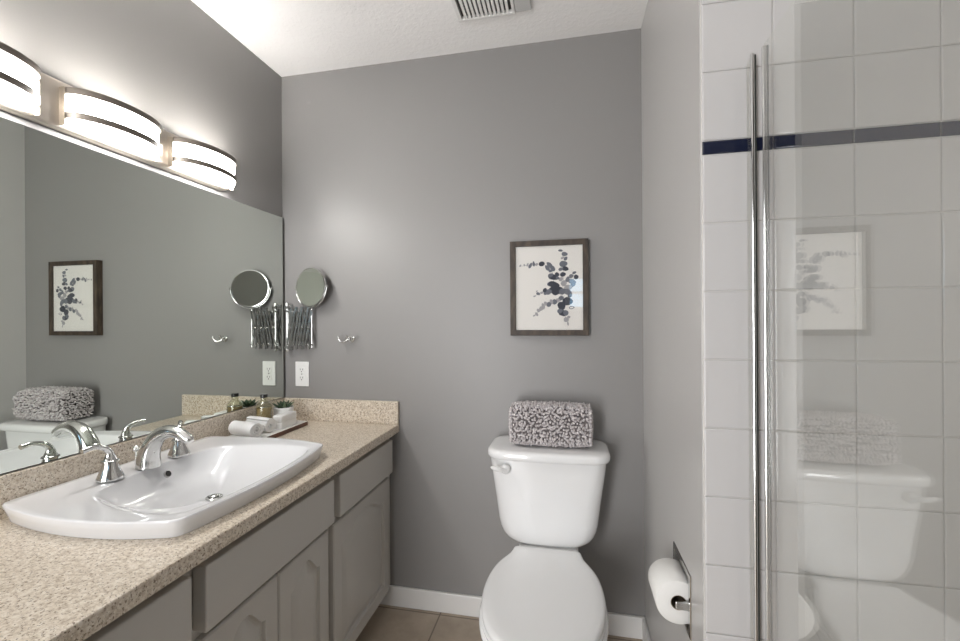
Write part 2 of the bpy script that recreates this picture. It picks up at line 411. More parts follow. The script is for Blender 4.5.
for yc in (0.700, 1.0195, 1.334):
    bm = B(); th = 0.004
    out, inn = arc(yc, LA, LB), arc(yc, LA, LB, th)
    # curved front
    loop = out + inn[::-1]
    zz = [LZ0+0.004, LZ1]
    rings = [[(p[0], p[1], z) for p in loop] for z in zz]
    add_rings(bm, rings, cap0=False, cap1=True)
    bm.faces.ensure_lookup_table()
    for k in range(len(out), 2*len(out)-1): bm.faces[k].material_index = 1
    # closed underside
    o2 = arc(yc, LA, LB, 0.003)
    rings = [[(p[0], p[1], LZ0+0.004) for p in out], [(p[0], p[1], LZ0) for p in o2]]
    add_rings(bm, rings, cap0=False, cap1=True)
    obj('lamp_shade', bm, [M['shade'], M['shade_inner']], vl, smooth=40)
    for zb, hb in ((LZ1-0.008, 0.017), (LZ0+0.015, 0.017)):
        bm = B(); o1, i1 = arc(yc, LA+0.006, LB+0.006), arc(yc, LA+0.0004, LB+0.0004)
        loop = o1 + i1[::-1]
        add_rings(bm, [[(p[0], p[1], z) for p in loop] for z in (zb, zb+hb)])
        obj('band', bm, M['band'], vl, smooth=40)
    for s in (-1, 1):
        bm = B(); add_box(bm, XL+0.022, XL+0.040, yc+s*(LA+0.0080)-0.0015, yc+s*(LA+0.0080)+0.0015, LZ0-0.004, LZ1+0.008)
        obj('end_bracket', bm, M['nickel'], vl)
    for s in (-1, 1):
        bm = B(); add_lathe(bm, [(0.0035, LZ0-0.003), (0.0035, LZ0+0.001)], 12, (XL+0.06, yc+s*0.011, 0)); obj('screw', bm, M['steel'], vl)
    for s in (-0.06, 0.06):
        l = bpy.data.lights.new('bulb', 'POINT'); l.energy = BULB_W; l.color = (1.0, 0.96, 0.91); l.shadow_soft_size = 0.012
        lo = bpy.data.objects.new('bulb', l); COL.objects.link(lo); lo.parent = vl; lo.location = Vector((XL+0.062, yc+s, 1.858))-vl.location

# ================================================================== SINK
sk = thing('sink', 'wide white semi recessed sink with bowed sides in the countertop', 'sink', (-1.05, 1.05, ZC))
ZR = 0.8555
NS = 30
def qarc(p, q, r, n):      # quadratic through midpoint
    p, q, r = Vector(p), Vector(q), Vector(r); c = q*2-(p+r)/2
    return [p*(1-t)**2+c*2*t*(1-t)+r*t*t for t in [i/n for i in range(n)]]
BL, FL, FR, BR = (-1.303, 0.757), (-0.815, 0.764), (-0.822, 1.338), (-1.303, 1.352)
outer = qarc(BL, (-1.05, 0.719), FL, NS) + qarc(FL, (-0.785, 1.045), FR, NS) + qarc(FR, (-1.05, 1.378), BR, NS) + qarc(BR, (-1.303, 1.055), BL, NS)
# basin rim: rounded form, rear edge bowed towards the wall in the middle
rl, rf, rr, rb = (-1.158, 0.845), (-0.842, 0.800), (-0.845, 1.300), (-1.165, 1.262)
rim = qarc(rl, (-0.985, 0.792), rf, NS) + qarc(rf, (-0.814, 1.045), rr, NS) + qarc(rr, (-1.01, 1.306), rb, NS) + qarc(rb, (-1.203, 1.07), rl, NS)
def smooth_loop(pts, it):
    for _ in range(it): pts = [pts[i]*0.5+(pts[i-1]+pts[(i+1) % len(pts)])*0.25 for i in range(len(pts))]
    return pts
outer = smooth_loop(outer, 1); rim = smooth_loop(rim, 10)
pws = [2.3]*NS+[3.4]*NS+[2.2]*NS+[8.5]*NS
for _ in range(10): pws = [pws[i]*0.5+(pws[i-1]+pws[(i+1) % len(pws)])*0.25 for i in range(len(pws))]
C = Vector((-1.005, 1.062)); cen = Vector((-1.05, 1.05))
def ringat(pts, z, off=0.0):
    out = []
    for p in pts:
        q = p + (cen-p).normalized()*off; out.append((q.x, q.y, z))
    return out
def blend(t): return [a.lerp(b, t) for a, b in zip(outer, rim)]
rings = [ringat(outer, ZC+0.0006, 0.012), ringat(outer, ZC+0.022, 0.005), ringat(outer, ZR-0.004, 0.0), ringat(outer, ZR-0.0012, 0.0008), ringat(outer, ZR, 0.003)]
for t, z in ((0.15, ZR-0.0008), (0.5, ZR-0.002), (0.85, ZR-0.003), (0.96, ZR-0.0045)):
    rings.append([(p.x, p.y, z) for p in blend(t)])
n4 = NS
depth = 0.083
for s in (1.0, 0.985, 0.965, 0.94, 0.90, 0.85, 0.78, 0.70, 0.6, 0.5, 0.4, 0.3, 0.2, 0.12, 0.065):
    ring = []
    for i, p in enumerate(rim):
        side = i/n4
        # steepness: left slope gentle, front mid, right gentle, rear steep
        d = (p-C).normalized(); rear = max(0, -d.x); front = max(0, d.x); 
        pw = pws[i]
        q = C.lerp(p, s); z = ZR-0.006-depth*(1-s**pw)*0.93-depth*0.07*(1-s)
        ring.append((q.x, q.y, z))
    rings.append(ring)
bm = B(); add_rings(bm, rings, cap0=False, cap1=True)
obj('basin', bm, M['sinkware'], sk, smooth=50)
zd = ZR-0.006-depth
bm = B(); add_lathe(bm, [(0.021, 0.0), (0.023, 0.004), (0.020, 0.006), (0.016, 0.0055), (0.0155, 0.002)], 28, (C.x, C.y, zd)); dr = obj('drain', bm, M['chrome'], sk, smooth=40)
bm = B(); add_lathe(bm, [(0.0125, 0.003), (0.0125, 0.0085), (0.009, 0.011), (0.0, 0.0115)], 24, (C.x, C.y, zd), caps=(True, False)); obj('stopper', bm, M['steel'], sk, smooth=40)
# overflow opening set in the rear slope
ov = Vector((-1.1745, 1.071, 0.823)); nrm = Vector((0.86, 0, 0.51)).normalized()
bm = B(); a_, b_ = frame_at(nrm)
def disc_rings(rs): return [[ov+nrm*h+a_*math.cos(2*PI*k/24)*r+b_*math.sin(2*PI*k/24)*r for k in range(24)] for r, h in rs]
add_rings(bm, disc_rings([(0.0105, -0.004), (0.0105, 0.0015), (0.0085, 0.0022), (0.0075, -0.002)]), cap1=False); 
o = obj('overflow_ring', bm, M['steel'], sk, smooth=40)
bm = B(); add_rings(bm, disc_rings([(0.0076, -0.003), (0.0076, 0.0008)])); obj('overflow_hole', bm, M['dark'], sk)

# ================================================================== FAUCET
FX = -1.211
fz = ZR-0.0008
fa = thing('faucet', 'chrome widespread faucet with arched spout and two bell handles on the sink', 'faucet', (FX, 1.04, fz))
bm = B()
pts = spline([(FX+0.002, 1.040, fz), (FX+0.004, 1.040, fz+0.03), (FX+0.014, 1.041, fz+0.060), (FX+0.038, 1.042, fz+0.090), (FX+0.073, 1.043, fz+0.104), (FX+0.106, 1.044, fz+0.100), (FX+0.134, 1.045, fz+0.085), (FX+0.143, 1.045, fz+0.076)], 6)
rad = []
for i in range(len(pts)):
    t = i/(len(pts)-1); rad.append(0.0190*(1-t)**1.5+0.0130 if t < .93 else 0.0125-0.03*(t-.93))
add_tube(bm, pts, rad, 24, flat=1.0)
add_lathe(bm, [(0.030, 0), (0.0305, 0.004), (0.028, 0.008), (0.024, 0.012)], 32, (FX+0.003, 1.04, fz))
obj('spout', bm, M['chrome'], fa, smooth=60)
bm = B(); add_tube(bm, [(FX-0.030, 1.030, fz), (FX-0.030, 1.030, fz+0.045)], 0.0028, 10)
add_lathe(bm, [(0.002, 0.043), (0.008, 0.047), (0.0085, 0.054), (0.005, 0.060), (0.0, 0.061)], 16, (FX-0.030, 1.030, fz), caps=(True, False))
obj('lift_rod', bm, M['chrome'], fa, smooth=60)
def handle(y, lever):
    o_ = Vector((FX-0.001, y, fz))
    bm = B()
    add_lathe(bm, [(0.0295, 0), (0.0305, 0.003), (0.0285, 0.009), (0.0235, 0.020), (0.0195, 0.032), (0.0170, 0.043), (0.0165, 0.046)], 32, o_)
    h = obj('handle', bm, M['chrome'], fa, smooth=60)
    bm = B(); add_lathe(bm, [(0.0170, 0.0463), (0.0200, 0.0475), (0.0195, 0.0505), (0.0165, 0.052)], 32, o_)
    c = obj('collar', bm, M['steel'], smooth=40)
    bm = B(); pts = spline([o_+Vector(p) for p in lever], 6); n = len(pts)
    def rr(t): return 0.0158*(1-t/0.30)+0.0092*(t/0.30) if t < 0.30 else 0.0092-0.0030*min(1, (t-0.30)/0.4)+0.001*max(0, t-0.8)/0.2
    add_tube(bm, pts, [rr(i/(n-1)) for i in range(n)], 18, flat=0.9)
    c2 = obj('lever', bm, M['chrome'], smooth=60)
    for q in (c, c2): q.parent = h; q.matrix_parent_inverse = (Matrix.Translation(fa.location) @ h.matrix_parent_inverse).inverted() @ Matrix.Identity(4)
handle(0.935, [(0, 0, 0.0522), (0, 0, 0.064), (0, -0.004, 0.077), (0, -0.018, 0.089), (0, -0.042, 0.096), (-0.001, -0.068, 0.094)])
handle(1.144, [(0, 0, 0.0522), (0, 0, 0.064), (-0.003, 0.003, 0.077), (-0.012, 0.012, 0.088), (-0.023, 0.026, 0.093), (-0.033, 0.038, 0.094)])
# ================================================================== TOILET
TX = -0.079
to = thing('toilet', 'white two piece toilet with closed lid against the back wall', 'toilet', (TX, 1.5, 0))
def rrect(cx, cy, hx, hy, r, z, n=10, bow=0.0):
    pts = []
    r = min(r, hx*0.999, hy*0.999)
    for sx, sy, s in ((1, 1, 0), (-1, 1, 1), (-1, -1, 2), (1, -1, 3)):
        for k in range(n+1):
            t = (s+k/n)*PI/2; x = cx+sx*(hx-r)+r*math.cos(t); y = cy+sy*(hy-r)+r*math.sin(t)
            pts.append((x, y, z))
    if bow:
        # subdivide the front edge into a shallow bow
        out = []
        for i, p in enumerate(pts):
            x, y, z_ = p
            if y < cy: y -= bow*(1-((x-cx)/hx)**2)*min(1, (cy-y)/hy)
            out.append((x, y, z_))
        # add points along the front
        i0 = 3*(n+1)-1; ins = []
        xa, xb = pts[i0][0], pts[i0+1][0]
        for k in range(1, 12):
            x = xa+(xb-xa)*k/12; ins.append((x, cy-hy-bow*(1-((x-cx)/hx)**2), z))
        out = out[:i0+1]+ins+out[i0+1:]
        pts = out
    return pts
bm = B()
# (z, half width, front y)
sec = [(0.424, 0.085, 1.66), (0.4245, 0.112, 1.64), (0.428, 0.130, 1.626), (0.436, 0.145, 1.617), (0.448, 0.158, 1.612), (0.464, 0.168, 1.609), (0.485, 0.175, 1.607), (0.51, 0.180, 1.606), (0.60, 0.191, 1.604), (0.70, 0.205, 1.601), (0.757, 0.211, 1.600)]
rings = [rrect(TX-0.003, (1.806+yf+.012)/2, hw*1.045, (1.806-yf-.012)/2, 0.055, z, bow=0.012) for z, hw, yf in sec]
add_rings(bm, rings); obj('tank', bm, M['porcelain'], to, smooth=60)
bm = B()
rings = [rrect(TX-0.001, (1.812+yf+.012)/2, hw*1.03, (1.812-yf-.012)/2, r, z, bow=0.014) for z, hw, yf, r in
         ((0.7575, 0.210, 1.592, 0.05), (0.752, 0.216, 1.586, 0.055), (0.754, 0.2205, 1.581, 0.06), (0.762, 0.2225, 1.579, 0.06), (0.774, 0.2225, 1.579, 0.06), (0.781, 0.220, 1.582, 0.058), (0.7855, 0.214, 1.588, 0.055), (0.7875, 0.204, 1.598, 0.05), (0.788, 0.12, 1.66, 0.03))]
add_rings(bm, rings); obj('tank_lid', bm, M['porcelain'], to, smooth=60)
bm = B()
add_lathe(bm, [(0.017, 1.604), (0.018, 1.590), (0.014, 1.584), (0.0, 1.583)], 24, (TX-0.154, 0, 0.719), axis='y', caps=(True, False))
pts = spline([(TX-0.154, 1.584, 0.719), (TX-0.170, 1.572, 0.722), (TX-0.189, 1.568, 0.727), (TX-0.206, 1.569, 0.731)], 5)
add_tube(bm, pts, [0.008, 0.0085, 0.009, 0.0095, 0.010, 0.0105, 0.011, 0.011, 0.011, 0.0105, 0.010, 0.009, 0.0085, 0.008, 0.006, 0.003][:len(pts)], 14, flat=0.75)
obj('flush_lever', bm, M['seat'], to, smooth=60)
# plan outlines of lid, seat and bowl
half = [(1.600, 0.0), (1.600, 0.112), (1.592, 0.121), (1.570, 0.126), (1.545, 0.133), (1.515, 0.148), (1.48, 0.164), (1.44, 0.176), (1.39, 0.184), (1.33, 0.187), (1.27, 0.182), (1.21, 0.168), (1.16, 0.146), (1.12, 0.116), (1.095, 0.080), (1.082, 0.040), (1.078, 0.0)]
hp = spline([(y, x, 0) for y, x in half[1:]], 4)
def plan(off=0.0, z=0.0, yb=1.600, cx=TX):
    k = 1+off/0.185; left = [(cx-0.002-p.y*k*0.985, 1.34+(p.x-1.34)*k, z) for p in hp]
    right = [(cx-0.002+(cx-0.002-q[0]), q[1], z) for q in reversed(left[:-1])]
    return [(x, 1.34+(y-1.34)*(yb-1.34)/0.26 if y > 1.34 else y, z) for x, y, z in left+right]
bm = B(); rings = [plan(off=d, z=z) for z, d in ((0.4165, -0.004), (0.418, 0.0), (0.430, 0.001), (0.4355, -0.003), (0.438, -0.010), (0.4385, -0.03))]
add_rings(bm, rings); obj('seat_lid', bm, M['seat'], to, smooth=50)
bm = B(); rings = [plan(off=d, z=z, yb=1.56) for z, d in ((0.3985, -0.004), (0.401, 0.001), (0.411, 0.003), (0.4155, -0.001))]
add_rings(bm, rings); obj('seat', bm, M['seat'], to, smooth=50)
for s in (-1, 1):
    bm = B(); add_tube(bm, [(TX+s*0.055, 1.585, 0.409), (TX+s*0.10, 1.585, 0.409)], 0.010, 14); obj('hinge', bm, M['seat'], to, smooth=50)
bm = B()
rings = []
for z, k, off, yb in ((0.0, 0.58, 0, 1.74), (0.02, 0.58, 0, 1.74), (0.08, 0.52, 0, 1.73), (0.16, 0.53, 0, 1.72), (0.24, 0.66, 0, 1.71), (0.31, 0.84, 0, 1.70), (0.35, 0.95, 0, 1.70), (0.375, 1.0, 0.006, 1.70), (0.392, 1.0, 0.008, 1.70), (0.398, 1.0, 0.003, 1.70)):
    ring = []
    for x, y, _ in plan(off=off, z=z, yb=1.6):
        yy = 1.40+(y-1.40)*(k if y < 1.40 else min(1, k+0.25)); ring.append((TX+(x-TX)*k, yy, z))
    rings.append(ring)
add_rings(bm, rings)
obj('bowl', bm, M['porcelain'], to, smooth=50)
bm = B(); add_rings(bm, [rrect(TX, 1.66, hw, 0.13, 0.04, z) for z, hw in ((0.0, 0.09), (0.28, 0.10), (0.36, 0.105), (0.405, 0.112), (0.418, 0.111), (0.4235, 0.105))])
obj('tank_deck', bm, M['porcelain'], to, smooth=60)

# ================================================================== CHENILLE MAT on the tank lid
def capsule_template():
    b = bmesh.new(); bmesh.ops.create_icosphere(b, subdivisions=1, radius=1.0)
    vs = [v.co.copy() for v in b.verts]; fs = [[v.index for v in f.verts] for f in b.faces]; b.free(); return vs, fs
cv, cf = capsule_template()
MX0, MX1, MY0, MY1, MZ0, MZ1 = -0.213, 0.073, 1.630, 1.786, 0.796, 0.941
verts, faces = [], []
def mat_cs(t, inset=0.0):           # cross-section of the rolled mat: rounded rectangle in y, z
    hy, hz, r = (MY1-MY0)/2-inset, (MZ1-MZ0)/2-inset, 0.045
    cy, cz = (MY0+MY1)/2, (MZ0+MZ1)/2
    per = [2*(hy-r), 2*(hz-r)]; q = PI/2*r; tot = 2*sum(per)+4*q; d = (t % 1.0)*tot
    segs = [('l', 0, per[0]), ('c', 0, q), ('l', 1, per[1]), ('c', 1, q), ('l', 2, per[0]), ('c', 2, q), ('l', 3, per[1]), ('c', 3, q)]
    for k, s, l in segs:
        if d <= l:
            ang = s*PI/2
            ex, ey = math.cos(ang), math.sin(ang); nx, ny = math.sin(ang), -math.cos(ang)
            hx = (hy if s % 2 == 0 else hz); ho = (hz if s % 2 == 0 else hy)
            if k == 'l':
                a = -(hx-r)+d; y = ex*a+nx*ho; z = ey*a+ny*ho; n = (nx, ny)
            else:
                y0 = ex*(hx-r)+nx*(ho-r); z0 = ey*(hx-r)+ny*(ho-r); th = ang-PI/2+d/r
                n = (math.cos(th), math.sin(th)); y, z = y0+n[0]*r, z0+n[1]*r
            return cy+y, cz+z, n
        d -= l
    return cy, cz, (0, 1)
def nub(p, nrm, ln, rd):
    base = len(verts); d = nrm.normalized(); a, b = frame_at(d)
    for v in cv: verts.append(p+d*(v.z*ln)+a*(v.x*rd)+b*(v.y*rd))
    for f in cf: faces.append([base+i for i in f])
rows_, cols_ = 44, 27
for i in range(rows_):
    for j in range(cols_+1):
        x = MX0+(MX1-MX0)*(j+0.5*(i % 2))/cols_+random.uniform(-.004, .004)
        y, z, n = mat_cs(i/rows_+random.uniform(-.008, .008))
        end = min(abs(x-MX0), abs(x-MX1)); sh = -0.010*math.exp(-end/0.010)
        x = min(max(x, MX0-0.004), MX1+0.006)
        nv = Vector((random.uniform(-.8, .8), n[0]+random.uniform(-.6, .6), n[1]-0.35+random.uniform(-.6, .6)))
        if z < MZ0+0.006: nv.z = abs(nv.z)*0.1
        nub(Vector((x, y+n[0]*sh, max(z+n[1]*sh, 0.7955))), nv, random.uniform(0.009, 0.0135), random.uniform(0.0042, 0.0058))
for side, X in ((-1, MX0), (1, MX1)):
    for i in range(15):
        for j in range(15):
            y = MY0+0.004+(MY1-MY0-0.008)*(i+random.random()*0.8)/15; z = MZ0+0.006+(MZ1-MZ0-0.01)*(j+random.random()*0.8)/15
            dy, dz = abs(y-(MY0+MY1)/2)/0.078, abs(z-(MZ0+MZ1)/2)/0.076
            if dy**4+dz**4 > 1.0: continue
            nub(Vector((X+side*(0.004+0.010*(1-max(dy, dz))), y, z)), Vector((side, random.uniform(-.6, .6), random.uniform(-.7, .4))), 0.009, 0.0044)
verts = [Vector((v.x, v.y, max(v.z, 0.789))) for v in verts]
me = bpy.data.meshes.new('bath_mat'); 
core = []
# inner body so that no gaps show through
k = 32; nb = len(verts)
for X in (MX0+0.002, MX1-0.002):
    for i in range(k):
        y, z, n = mat_cs(i/k, 0.003); verts.append(Vector((X, y, z)))
for i in range(k): faces.append([nb+i, nb+(i+1) % k, nb+k+(i+1) % k, nb+k+i])
faces.append([nb+i for i in range(k)]); faces.append([nb+k+i for i in range(k)])
me.from_pydata([tuple(v) for v in verts], [], faces)
me.materials.append(M['chenille']); me.materials.append(M['chen_gap_shade'])
me.polygons.foreach_set('use_smooth', [True]*len(me.polygons))
for p in me.polygons[-(k+2):]: p.material_index = 1; p.use_smooth = False
o = bpy.data.objects.new('bath_mat', me); COL.objects.link(o)
tag(o, 'rolled grey shaggy chenille bath mat on the toilet tank lid', 'bath mat')

# ================================================================== PICTURE
pic = thing('framed_picture', 'brown wood framed print of dark eucalyptus sprig above the toilet', 'picture', (-0.077, YB, 1.405))
PX0, PX1, PZ0, PZ1 = -0.236, 0.082, 1.211, 1.603; fb = 0.0225; fy = YB-0.033
bm = B()
R = lambda x0, x1, z0, z1, y: [(x0, y, z0), (x1, y, z0), (x1, y, z1), (x0, y, z1)]
add_rings(bm, [R(PX0, PX1, PZ0, PZ1, YB-0.001), R(PX0, PX1, PZ0, PZ1, fy+0.001), R(PX0+0.001, PX1-0.001, PZ0+0.001, PZ1-0.001, fy), R(PX0+fb-0.001, PX1-fb+0.001, PZ0+fb-0.001, PZ1-fb+0.001, fy),
               R(PX0+fb, PX1-fb, PZ0+fb, PZ1-fb, fy+0.001), R(PX0+fb, PX1-fb, PZ0+fb, PZ1-fb, fy+0.012)], cap0=True, cap1=False)
obj('frame', bm, M['wood_frame'], pic)
bm = B(); py = fy+0.009
add_box(bm, PX0+fb-0.002, PX1-fb+0.002, py, py+0.004, PZ0+fb-0.002, PZ1-fb+0.002, 0)
# leaves in picture pixels measured on the print (549 x 641 crop) turned into metres
IX0, IX1, IZ0, IZ1 = PX0+fb, PX1-fb, PZ0+fb, PZ1-fb
def pp(u, v): return IX0+(IX1-IX0)*(u-65)/(475-65), IZ1-(IZ1-IZ0)*(v-68)/(587-68)
yl = [py-0.0003]
def leaf(u, v, a, b, ang, mi):
    x, z = pp(u, v); sx = (IX1-IX0)/410*1.0; yl[0] -= 0.000012
    pts = []
    for k in range(14):
        t = 2*PI*k/14; w_ = b*(1-0.18*math.cos(t))*(1+random.uniform(-.08, .08))
        du, dv = a*math.cos(t)*math.cos(ang)-w_*math.sin(t)*math.sin(ang), a*math.cos(t)*math.sin(ang)+w_*math.sin(t)*math.cos(ang)
        pts.append(bm.verts.new((min(max(x+du*sx, IX0), IX1), yl[0], min(max(z+dv*sx, IZ0), IZ1))))
    bm.faces.new(pts).material_index = mi
def stem(pts, w_=1.6):
    yl[0] -= 0.000012
    for (u0, v0), (u1, v1) in zip(pts, pts[1:]):
        x0, z0 = pp(u0, v0); x1, z1 = pp(u1, v1); d = Vector((x1-x0, z1-z0)).normalized()*(w_*0.0006/2); 
        bm.faces.new([bm.verts.new(p) for p in ((x0-d.y, yl[0], z0+d.x), (x1-d.y, yl[0], z1+d.x), (x1+d.y, yl[0], z1-d.x), (x0+d.y, yl[0], z0-d.x))]).material_index = 2
rnd = random.Random(3)
stem([(388, 560), (378, 520), (352, 470), (362, 420), (345, 380), (322, 345), (300, 300), (300, 262), (285, 205), (228, 178), (160, 184), (90, 188)])
stem([(345, 380), (360, 300), (357, 247), (365, 180), (366, 120), (343, 100)])
stem([(345, 380), (390, 330), (412, 295), (435, 250)]); stem([(322, 345), (270, 350), (205, 362), (180, 377)])
stem([(362, 420), (308, 416), (250, 435), (215, 462), (182, 495)])
for u, v, a, b, an, mi in (
    (95, 185, 9, 5, 1, 3), (120, 182, 8, 5, 2, 3), (140, 180, 12, 6, 1.2, 3), (157, 186, 19, 9, 1.1, 2), (178, 176, 17, 8, 1.7, 2), (196, 180, 10, 8, 0.5, 3), (228, 178, 19, 15, 0.2, 1), (262, 204, 20, 12, 2.2, 2),
    (275, 185, 22, 13, 2.4, 2), (292, 205, 24, 13, 2.2, 2), (283, 222, 14, 9, 0.4, 2), (300, 262, 34, 17, -0.2, 1), (282, 250, 18, 12, 0.5, 2), (322, 245, 15, 11, -0.5, 1), (343, 100, 14, 7, -0.1, 2), (368, 122, 19, 13, -0.1, 2), (355, 145, 12, 7, 0.6, 3),
    (374, 150, 14, 10, 0.9, 2), (360, 182, 25, 19, 0.1, 2), (372, 212, 20, 14, -0.2, 1), (345, 214, 16, 10, 0.3, 2), (357, 247, 18, 14, 0.2, 1), (345, 275, 15, 11, 0.7, 3), (325, 268, 12, 9, -0.4, 2), (275, 303, 16, 12, 0.5, 2),
    (302, 308, 36, 20, -0.25, 1), (320, 345, 36, 25, 0.4, 1), (290, 338, 24, 16, 0.7, 1), (268, 352, 22, 17, 0.3, 2), (246, 341, 15, 12, 1.0, 1), (250, 362, 12, 8, 0.2, 2), (228, 356, 13, 7, 0.2, 3), (205, 362, 13, 9, -0.5, 2), (197, 346, 7, 4, 0.4, 3), (183, 377, 9, 5, 0.3, 3),
    (362, 300, 20, 17, 0.9, 3), (385, 276, 18, 12, 1.2, 2), (407, 258, 14, 12, 0.4, 2), (436, 264, 14, 15, 0.3, 1), (425, 238, 13, 8, 0.4, 2), (412, 292, 24, 15, -0.3, 2), (414, 314, 20, 10, 0.4, 2), (388, 328, 26, 17, 0.2, 3),
    (385, 356, 28, 18, -0.5, 2), (355, 350, 24, 18, 0.3, 2), (398, 375, 16, 12, 0.8, 2), (384, 412, 32, 25, 0.0, 1), (348, 438, 24, 26, 0.6, 1), (352, 482, 28, 19, -0.6, 1), (338, 470, 18, 14, 0.3, 2), (373, 482, 16, 18, 0.4, 2), (375, 524, 16, 15, 0.2, 3), (390, 508, 10, 8, 0.2, 3), (385, 548, 5, 12, 0.1, 3),
    (345, 392, 18, 13, 0.4, 2), (325, 404, 14, 11, -0.4, 3), (306, 414, 15, 17, 0.2, 2), (286, 414, 11, 16, 0.2, 3), (270, 430, 14, 16, -0.3, 2), (250, 422, 10, 12, 0.4, 3), (236, 440, 10, 20, 0.2, 3), (222, 455, 12, 15, -0.3, 3), (205, 466, 9, 12, 0.5, 3), (195, 488, 8, 14, 0.6, 3), (180, 497, 9, 5, 0.4, 3)):
    leaf(u, v, a, b, an, mi)
leaf(408, 450, 17, 9, 0.1, 2); leaf(408, 450, 12, 5.5, 0.1, 0)
obj('botanical_print', bm, [M['paper'], M['ink1'], M['ink2'], M['ink3']], pic)
bm = B(); add_box(bm, PX0+fb-0.001, PX1-fb+0.001, fy+0.004, fy+0.006, PZ0+fb-0.001, PZ1-fb+0.001); obj('glazing', bm, M['picture_glass'], pic)

# ================================================================== OUTLET
ou = thing('wall_outlet', 'white duplex electrical outlet plate beside the mirror edge', 'outlet', (-1.227, YB, 1.029))
bm = B(); add_box(bm, -1.262, -1.192, YB-0.006, YB-0.0005, 0.971, 1.087); obj('plate', bm, M['plate'], ou, bevel=0.003)
for zc_ in (1.048, 1.010):
    bm = B(); add_rings(bm, [[(-1.227+0.0165*math.copysign(abs(math.cos(t))**0.6, math.cos(t)), y, zc_+0.0140*math.copysign(abs(math.sin(t))**0.8, math.sin(t))) for t in [2*PI*k/28 for k in range(28)]] for y in (YB-0.0058, YB-0.0085)])
    rc = obj('receptacle', bm, M['plate'], ou, smooth=40)
    bm = B(); add_box(bm, -1.2345, -1.2325, YB-0.0092, YB-0.0084, zc_-0.001, zc_+0.007); add_box(bm, -1.2215, -1.2195, YB-0.0092, YB-0.0084, zc_-0.001, zc_+0.007)
    add_lathe(bm, [(0.0026, YB-0.0092), (0.0026, YB-0.0084)], 12, (-1.227, 0, zc_-0.007), axis='y')
    sl = obj('slots', bm, M['slot']); sl.parent = rc; sl.matrix_parent_inverse = rc.matrix_basis.inverted()
    rcm = Matrix.Translation(ou.location).inverted(); 
bm = B(); add_lathe(bm, [(0.0025, YB-0.0068), (0.003, YB-0.0058)], 12, (-1.227, 0, 1.029), axis='y'); obj('screw', bm, M['steel'], ou)

# ================================================================== EXTENDING SHAVING MIRROR
em = thing('extending_mirror', 'round chrome extending shaving mirror on a scissor arm, on back wall', 'mirror', (-1.286, YB, 1.25))
bx = -1.284; yy = 1.786
bm = B(); add_tube(bm, [(bx, yy, 1.145), (bx, yy, 1.352)], 0.0045, 12)
add_box(bm, bx-0.011, bx+0.011, YB-0.006, YB-0.0005, 1.142, 1.356)
for z in (1.148, 1.335): add_box(bm, bx-0.010, bx+0.010, yy-0.009, YB-0.003, z, z+0.014)
add_lathe(bm, [(0.009, 1.349), (0.010, 1.356), (0.006, 1.363), (0, 1.364)], 16, (bx, yy, 0), caps=(True, False))
add_lathe(bm, [(0.0, 1.136), (0.006, 1.137), (0.009, 1.142), (0.009, 1.149)], 16, (bx, yy, 0), caps=(False, True))
obj('wall_bracket', bm, M['chrome'], em, smooth=40)
bm = B(); ex = -1.157; nC = 4; cw = (ex-bx)/nC
def strip(p, q, y, wd=0.0045, th=0.0018):
    p, q = Vector((p[0], y, p[1])), Vector((q[0], y, q[1])); d = (q-p).normalized(); s = Vector((-d.z, 0, d.x))*wd; e_ = d*0.004
    a = [p-e_-s, p-e_+s, q+e_+s, q+e_-s]
    add_rings(bm, [[v+Vector((0, -th/2, 0)) for v in a], [v+Vector((0, th/2, 0)) for v in a]])
for i in range(nC):
    xa, xb = bx+cw*i, bx+cw*(i+1)
    for (za, zb) in ((1.170, 1.322),):
        strip((xa, za), (xb, zb), yy-0.004); strip((xa, zb), (xb, za), yy+0.002)
for i in range(nC-1):
    xa, xb = bx+cw*(i+0.5), bx+cw*(i+1.5)
    strip((xa, 1.152), (xb, 1.340), yy-0.006); strip((xa, 1.340), (xb, 1.152), yy+0.004)
obj('scissor_arm', bm, M['steel'], em)
for i in range(nC+1):
    for z in (1.168, 1.246, 1.324):
        xx = bx+cw*i
        if z == 1.246: xx -= cw/2
        if xx < bx: continue
        bm = B(); add_lathe(bm, [(0.0035, yy-0.010), (0.0045, yy-0.008), (0.0045, yy+0.006)], 10, (xx, 0, z), axis='y')
        obj('rivet', bm, M['chrome'], em, smooth=40)
DC = Vector((-1.156, 1.780, 1.434)); dn = Vector((-math.sin(math.radians(13)), -math.cos(math.radians(13)), 0.03)).normalized()
bm = B(); add_tube(bm, [(ex, yy, 1.155), (ex, yy, 1.338)], 0.0036, 10)
obj('pivot_rod', bm, M['chrome'], em, smooth=40)
da = Vector((0, 0, 1)).cross(dn).normalized(); db = dn.cross(da)
bm = B(); RD = 0.089
add_tube(bm, [DC+da*math.cos(t)*0.094+db*math.sin(t)*0.094 for t in [PI+PI*k/24 for k in range(25)]], 0.0026, 10)
add_tube(bm, [(ex, yy, 1.335), DC-db*0.094], 0.0034, 10)
for s in (-1, 1): add_tube(bm, [DC+da*s*0.086, DC+da*s*0.100], [0.0045, 0.0045], 12)
obj('yoke', bm, M['chrome'], em, smooth=40)
def dring(r, h): return [DC+dn*h+da*math.cos(2*PI*k/64)*r+db*math.sin(2*PI*k/64)*r for k in range(64)]
bm = B(); add_rings(bm, [dring(0.0835, 0.0045), dring(0.085, 0.0065), dring(0.0885, 0.006), dring(0.090, 0.0), dring(0.0885, -0.006), dring(0.085, -0.0065), dring(0.0835, -0.0045)], cap0=False, cap1=True)
rg = obj('rim', bm, M['chrome'], em, smooth=60)
